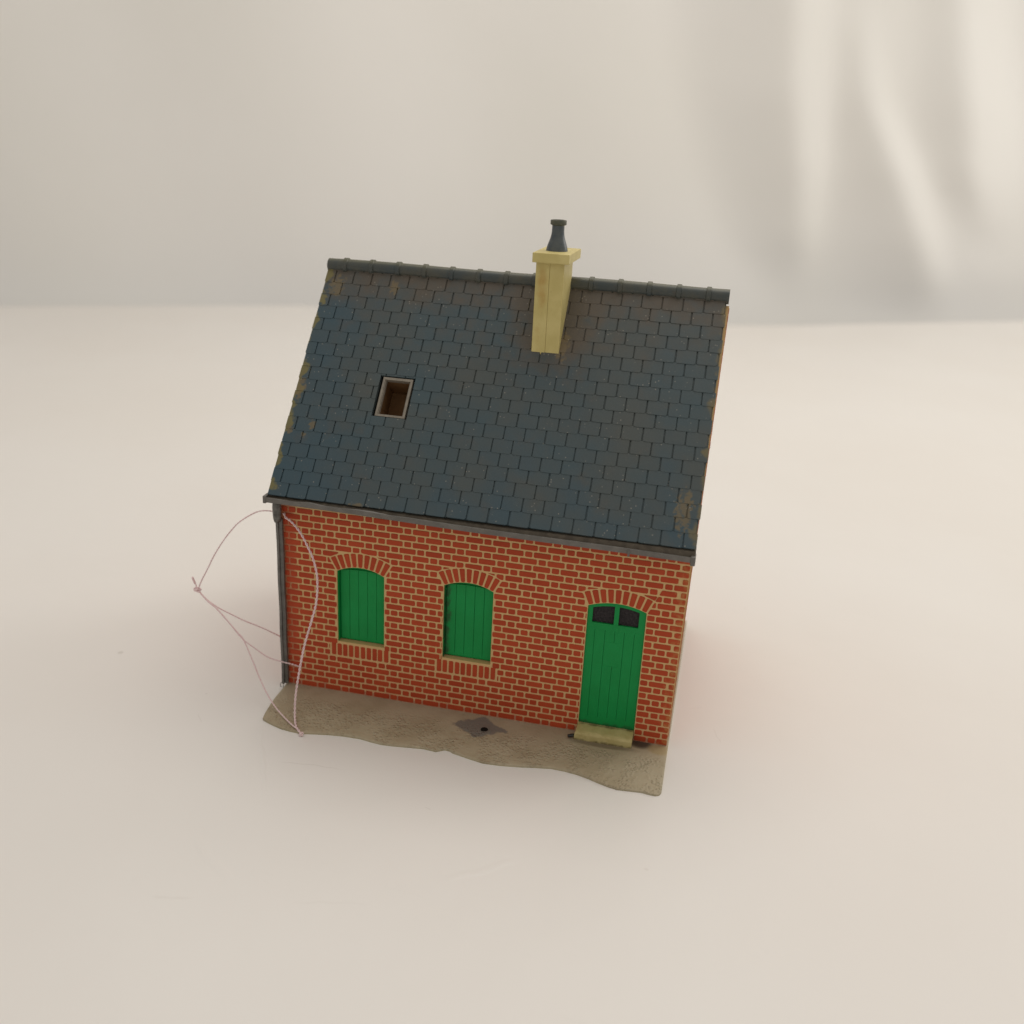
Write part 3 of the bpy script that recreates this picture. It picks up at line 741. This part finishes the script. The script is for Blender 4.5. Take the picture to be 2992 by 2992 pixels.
def base_plate():
    # dense outline
    ring = []
    for i in range(len(OUT)):
        a, b = Vector(OUT[i]), Vector(OUT[(i+1) % len(OUT)]); n = max(1, int((b-a).length/1.2)) if max(a.y, b.y) < 6 else 4
        for k in range(n): ring.append(a.lerp(b, k/n))
    def inset(r, d):
        o = []
        for i in range(len(r)):
            t = (r[(i+1) % len(r)]-r[i-1]).normalized(); o.append(r[i]+Vector((-t.y, t.x))*d)
        return o
    inner = inset(ring, .28)
    pts = list(inner); edges = [(i, (i+1) % len(inner)) for i in range(len(inner))]
    rnd = random.Random(4)
    y = -18.9
    from mathutils import noise as mn
    def inside(p):
        c = False
        for i in range(len(inner)):
            a, b = inner[i], inner[i-1]
            if (a.y > p.y) != (b.y > p.y) and p.x < (b.x-a.x)*(p.y-a.y)/(b.y-a.y)+a.x: c = not c
        return c
    def dist(p): return min((p-q).length for q in inner)
    y = -19.6
    while y < 1.5:
        x = .5
        while x < 100:
            p = Vector((x+rnd.uniform(-.2, .2), y+rnd.uniform(-.2, .2)))
            if inside(p) and dist(p) > .35: pts.append(p)
            x += .75
        y += .75
    vs, es, fs, *_ = delaunay_2d_cdt(pts, edges, list(), 1, 1e-4)
    def top(p, k):
        x, y = p.x, p.y
        z = 0.0
        if y < -2:
            fall = min(1, max(0, (-y-8)/12)); z -= .30*fall*fall
            rough = min(1, max(0, (-y-4)/5))
            z += rough*.20*mn.noise((x*.9, y*.9, 0)) + rough*.14*mn.noise((x*2.2, y*2.2, 3))
            z += .12*mn.noise((x*.15, y*.15, 7))
            d = math.hypot((x-55.4)/1.25, (y+6.4)/1.05)
            if d < 1.7: z += .22*math.exp(-((d-1.1)/.35)**2)

        return z
    V = [(p.x, p.y, top(p, 0)) for p in vs]; F = [tuple(f) for f in fs]
    mb = MB(); mb.add(V, F, 0, True)
    n = len(ring)
    A = [(inner[i].x, inner[i].y, top(inner[i], 0)) for i in range(n)]
    B = [(ring[i].x, ring[i].y, top(inner[i], 0)-.10) for i in range(n)]
    Cc = [(ring[i].x, ring[i].y, TABLE+.0) for i in range(n)]
    for P, Q in ((A, B), (B, Cc)): mb.add(P+Q, [(i, i+n, (i+1) % n+n, (i+1) % n) for i in range(n)], 0, True)
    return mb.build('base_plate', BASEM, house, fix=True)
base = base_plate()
me = base.data
bm = bmesh.new(); bm.from_mesh(me); bmesh.ops.remove_doubles(bm, verts=bm.verts[:], dist=2e-6); bmesh.ops.recalc_face_normals(bm, faces=bm.faces[:]); bm.to_mesh(me); bm.free()
up = sum(p.normal.z for p in me.polygons if p.normal.z > .5 or p.normal.z < -.5)
if up < 0:
    bm = bmesh.new(); bm.from_mesh(me); bmesh.ops.reverse_faces(bm, faces=bm.faces[:]); bm.to_mesh(me); bm.free()
mb = MB()
mb.lathe(55.4, -6.4, [(.9, -.5), (.9, .20), (.84, .25), (.5, .255), (.1, .256)], 24)
mb.build('screw_hole_disc', DARK, base)  # near-black disc on the plate, the hole's inner shade put into its colour

# ------------------------------------------------------------------ thread
CAM = Vector((101.79917484316933, -208.59074705736452, 136.45103813966963)); CE = Euler((1.2094990773576395, -0.04872124330782108, 0.2243917093842739), 'XYZ'); FPX = 2848.6944124287397
RC = CE.to_matrix()
def at(u, v, y):
    """measured point of the thread (photo pixel) carried to its depth y"""
    d = RC @ Vector(((u-1496)/FPX, -(v-1496)/FPX, -1.0)); return CAM + d*((y-CAM.y)/d.y)
def spline(P, step=.35):
    P = [P[0]*2-P[1]]+P+[P[-1]*2-P[-2]]; out = []
    for i in range(1, len(P)-2):
        n = max(2, int((P[i+1]-P[i]).length/step))
        for k in range(n):
            t = k/n; a, b, c, d = P[i-1], P[i], P[i+1], P[i+2]
            out.append(.5*((2*b)+(c-a)*t+(2*a-5*b+4*c-d)*t*t+(3*b-a-3*c+d)*t**3))
    return out+[P[-2]]
def twist(mb, pts, r=.17, off=.16, pitch=1.5):
    N = len(pts); up = Vector((.2, .9, .3)); L = 0; fr = []
    for i, p in enumerate(pts):
        t = (pts[min(i+1, N-1)]-pts[max(i-1, 0)]).normalized(); u = (up-t*up.dot(t)).normalized(); up = u
        if i: L += (p-pts[i-1]).length
        fr.append((p, u, t.cross(u), L))
    for ph in (0, math.pi):
        mb.tube([p+(u*math.cos(l*2*math.pi/pitch+ph)+w*math.sin(l*2*math.pi/pitch+ph))*off for p, u, w, l in fr], r, 6)
fine = lambda pts: twist(mb, spline(pts), .105, .12, 1.7)
thread = bpy.data.objects.new('thread_loop', None); COL.objects.link(thread)
mb = MB()
front = [(829, 1499, -.75), (835, 1512, -1.2), (850, 1523, -1.8), (876, 1554, -2.8), (901, 1601, -3.8), (918, 1643, -4.4), (927, 1694, -5), (924, 1760, -6), (909, 1818, -7), (889, 1888, -8.4), (874, 1965, -10.2), (864, 2031, -12.2), (861.5, 2082, -14.4), (865, 2121, -18.4), (877, 2140, -20.6)]
twist(mb, spline([at(*p) for p in front]), .15, .18, 2.2)
K = (577, 1723, -5)
fine([at(*p) for p in [(872, 2132, -20), (846, 2111, -17.8), (808, 2070, -14), (781, 2028, -11.5), (757, 1977, -9.5), (738, 1930, -8.5), (711, 1868, -7.5), (695, 1849, -7), (668, 1818, -6.5), (633, 1779, -6), (606, 1756, -5.5), K]])
fine([at(*p) for p in [(880, 1949, -.35), (870, 1946, -.75), (850, 1940, -1.4), (819, 1932, -2.4), (781, 1919, -3.4), (742, 1892, -4.2), (707, 1865, -4.8), (664, 1813, -5), (632, 1777, -5), (606, 1754, -5), K]])
fine([at(*p) for p in [(824, 1862, 3.5), (765, 1834, 1), (715, 1814, -1), (676, 1795, -2.5), (637, 1775, -3.8), (606, 1753, -4.6), K]])
fine([at(*p) for p in [(815, 1496, -.3), (798, 1494, -.5), (773, 1492, -.6), (750, 1496, -1), (722, 1510, -1.5), (695, 1529, -2), (672, 1554, -2.6), (649, 1585, -3.2), (625, 1624, -3.8), (606, 1663, -4.3), (590, 1694, -4.7), (582, 1713, -4.9), K]])
o = mb.build('loop', THREAD, thread)
kn = at(*K); thread.location = kn*S; o.location = -kn*S
thread['label'] = 'thin pale pink twisted thread looped and knotted round the left corner of the house'
thread['category'] = 'thread'
def knot(c, s, tails):
    global mb
    mb = MB(); c = Vector(c); pts = []
    for i in range(40):
        t = i/40*2*math.pi; a, b = 2, 3
        pts.append(c+Vector(((.55+.28*math.cos(b*t))*math.cos(a*t), (.55+.28*math.cos(b*t))*math.sin(a*t)*.8, .33*math.sin(b*t)))*s)
    mb.tube(pts, .24*s, 6, closed=True)
    for t in tails: mb.tube(spline(t), .17, 6)
    k = mb.build('knot', THREAD, thread); k.location = -kn*S
q = at(880, 2143, -20.9)
knot(kn, 1.0, [[kn, at(570, 1702, -5), at(563, 1686, -5.2), at(562, 1690, -5.6), at(569, 1706, -5.4)], [kn, at(572, 1716, -5), at(566, 1722, -5.2)], [kn, at(588, 1722, -5), at(580, 1729, -5.2)]])
knot(q, .62, [[q, at(884, 2151, -21.2)], [q, at(876, 2152, -21.3)]])

# ------------------------------------------------------------------ setting: sheet and backdrop cloth
DV, NV, P0 = Vector((.906, .423, 0)), Vector((.423, -.906, 0)), Vector((0, 646, 0))
EDGE = [(-1400, 10), (-700, 8), (-487, 0), (-390, -11), (-300, -22), (-262, -25), (-240, -15), (-213, 8), (-170, 13), (-117, 14), (0, 32), (95, 46), (160, 42), (221, 30), (419, 2), (700, -10), (1400, -20)]
def edge_t(s):
    for (a, ta), (b, tb) in zip(EDGE, EDGE[1:]):
        if a <= s <= b:
            u = (s-a)/(b-a); u = u*u*(3-2*u) if b-a < 60 else u; return ta+(tb-ta)*u
    return 0
mb = MB(); ss = [-1300+i*(2600/130) for i in range(131)]
ss = sorted(set(ss+[-300+i*4 for i in range(40)]))
ts = [0, 1.2, 4, 10, 22, 45, 90, 150, 250, 400, 600, 900, 1300, 1700]
v = []; f = []
for s in ss:
    e = edge_t(s)
    for j, t in enumerate(ts):
        p = P0+DV*s+NV*(t+e*max(0, 1-t/400)); z = TABLE - (1.0 if j == 0 else 0.0)*.6 + 2.2*math.exp(-t/25)*(1 if j else .6)
        v.append((p.x, p.y, z))
    v.append(((P0+DV*s+NV*(e)).x, (P0+DV*s+NV*(e)).y, -200)) if False else None
k = len(ts)
for i in range(len(ss)-1):
    for j in range(k-1): f.append((i*k+j, i*k+j+1, (i+1)*k+j+1, (i+1)*k+j))
mb.add(v, f, 0, True)
sheet = mb.build('tabletop', PAPER); sheet['kind'] = 'structure'
if sheet.data.polygons[50].normal.z < 0:
    sheet.data.flip_normals()
# cloth hanging behind, with soft folds on the right
# cross-sections of the cloth at several heights: (position along the cloth, bulge towards the room)
ROWS = [
    (370.3, [(8.8, 0), (126.6, 46), (181.6, 14), (203.4, 14), (234.9, 14), (247.7, 14), (254.0, 14), (296.0, 30), (382.3, 0)]),
    (269.2, [(48.6, 0), (154.7, 46), (206.5, 14), (222.9, 16), (256.1, 14), (269.5, 14), (276.2, 14), (329.1, 30), (411.6, 0)]),
    (186.6, [(67.0, 0), (169.4, 46), (214.8, 16), (250.8, 34), (280.3, 16), (287.3, 16), (294.3, 16), (349.4, 40), (435.6, 4)]),
    (128.0, [(92.0, 0), (189.1, 38), (228.9, 14), (287.4, 40), (323.5, 18), (327.1, 18), (330.8, 18), (363.9, 34), (452.7, 8)]),
    (66.3, [(122.0, 0), (206.2, 22), (238.4, 8), (324.5, 34), (369.7, 12), (377.3, 12), (384.9, 12), (411.9, 10), (470.7, 6)]),
    (34.2, [(150.0, 0), (211.6, 7), (242.4, 4), (344.9, 22), (393.0, 8), (396.9, 8), (400.8, 8), (428.3, 7), (480.1, 5)]),
    (4.5, [(193.0, 0), (216.5, 0), (247.7, 0), (358.2, 6), (412.3, 2), (416.3, 2), (420.2, 2), (440.2, 2), (488.8, 0)]),
    (-14.0, [(199.5, 0), (219.6, 0), (251.0, 0), (363.6, 0), (417.0, 0), (421.0, 0), (425.0, 0), (445.2, 0), (494.2, 0)]),
]
def smooth(a, b, x):
    t = min(1, max(0, (x-a)/(b-a))); return t*t*(3-2*t)
def section(pts, s):
    if s <= pts[0][0]: return pts[0][1]
    for (a, ha), (b, hb) in zip(pts, pts[1:]):
        if s <= b:
            u = (s-a)/(b-a)
            u = .55*u**1.7+.45*u*u*(3-2*u) if hb > ha else .5*(1-(1-u)**1.5)+.5*u*u*(3-2*u)
            return ha+(hb-ha)*u
    return pts[-1][1]*max(0, 1-(s-pts[-1][0])/120)
def raw_fold(s, z):
    if z >= ROWS[0][0]: return section(ROWS[0][1], s)
    for (za, A), (zb, B) in zip(ROWS, ROWS[1:]):
        if z >= zb:
            u = (za-z)/(za-zb)
            return section([(p[0]+(q[0]-p[0])*u, p[1]+(q[1]-p[1])*u) for p, q in zip(A, B)], s)
    return 0.0
def fold_h(s, z):
    h = sum(raw_fold(s+d, z+e) for d in (-13, -8, -4, 0, 4, 8, 13) for e in (-9, 0, 9))/21*FOLD_AMP if s > 0 else 0
    h += 5*math.sin(s*.011+1)+3*math.sin(s*.023+z*.006)
    h += 4*math.sin(s*.017-z*.012+2)*smooth(0, 200, z)
    return h
FOLD_AMP = 0.9
mb = MB(); v = []; f = []
ss = [-1300+i*25 for i in range(33)]+[-490+i*5 for i in range(214)]+[590+i*25 for i in range(28)]
zs = [-150, -100, -60]+[-30+i*5 for i in range(75)]+[350+i*30 for i in range(15)]
for s in ss:
    for z in zs:
        p = P0+DV*s+NV*(-75+fold_h(s, z)); v.append((p.x, p.y, z))
k = len(zs)
for i in range(len(ss)-1):
    for j in range(k-1): f.append((i*k+j, i*k+j+1, (i+1)*k+j+1, (i+1)*k+j))
mb.add(v, f, 0, True)
cloth = mb.build('backdrop', CLOTH); cloth['kind'] = 'structure'

# ------------------------------------------------------------------ light
w = bpy.data.worlds.new('World'); scene.world = w; w.use_nodes = True
bg = w.node_tree.nodes['Background']; bg.inputs[0].default_value = (1.0, 0.95, 0.89, 1); bg.inputs[1].default_value = 0.51
def area_light(name, loc, target, size, sy, power, col):
    L = bpy.data.lights.new(name, 'AREA'); L.shape = 'RECTANGLE'; L.size = size*S; L.size_y = sy*S; L.energy = power; L.color = col
    o = bpy.data.objects.new(name, L); COL.objects.link(o); o.location = Vector(loc)*S
    o.rotation_euler = (Vector(target)-Vector(loc)).to_track_quat('-Z', 'Y').to_euler(); return o
area_light('softbox_overhead', (130, 230, 640), (70, 110, 0), 620, 520, 2.05, (1.0, 0.94, 0.86))
area_light('softbox_right', (900, 700, 470), (150, 520, 60), 420, 420, 2.2, (1.0, 0.96, 0.89))

# ------------------------------------------------------------------ camera
cam = bpy.data.cameras.new('camera'); co = bpy.data.objects.new('camera', cam); COL.objects.link(co)
co.location = CAM*S; co.rotation_euler = CE
cam.sensor_fit = 'HORIZONTAL'; cam.sensor_width = 36; cam.lens = 36*FPX/2992
cam.clip_start = .01; cam.clip_end = 20
cam.dof.use_dof = True; cam.dof.focus_distance = .232; cam.dof.aperture_fstop = cam.lens/2.7
scene.camera = co
scene.view_settings.view_transform = 'Standard'; scene.view_settings.look = 'None'
scene.view_settings.exposure = 0; scene.view_settings.gamma = 1; scene.view_settings.use_curve_mapping = False
scene.render.resolution_x = scene.render.resolution_y = 1024
scene.cycles.max_bounces = 8; scene.cycles.diffuse_bounces = 5
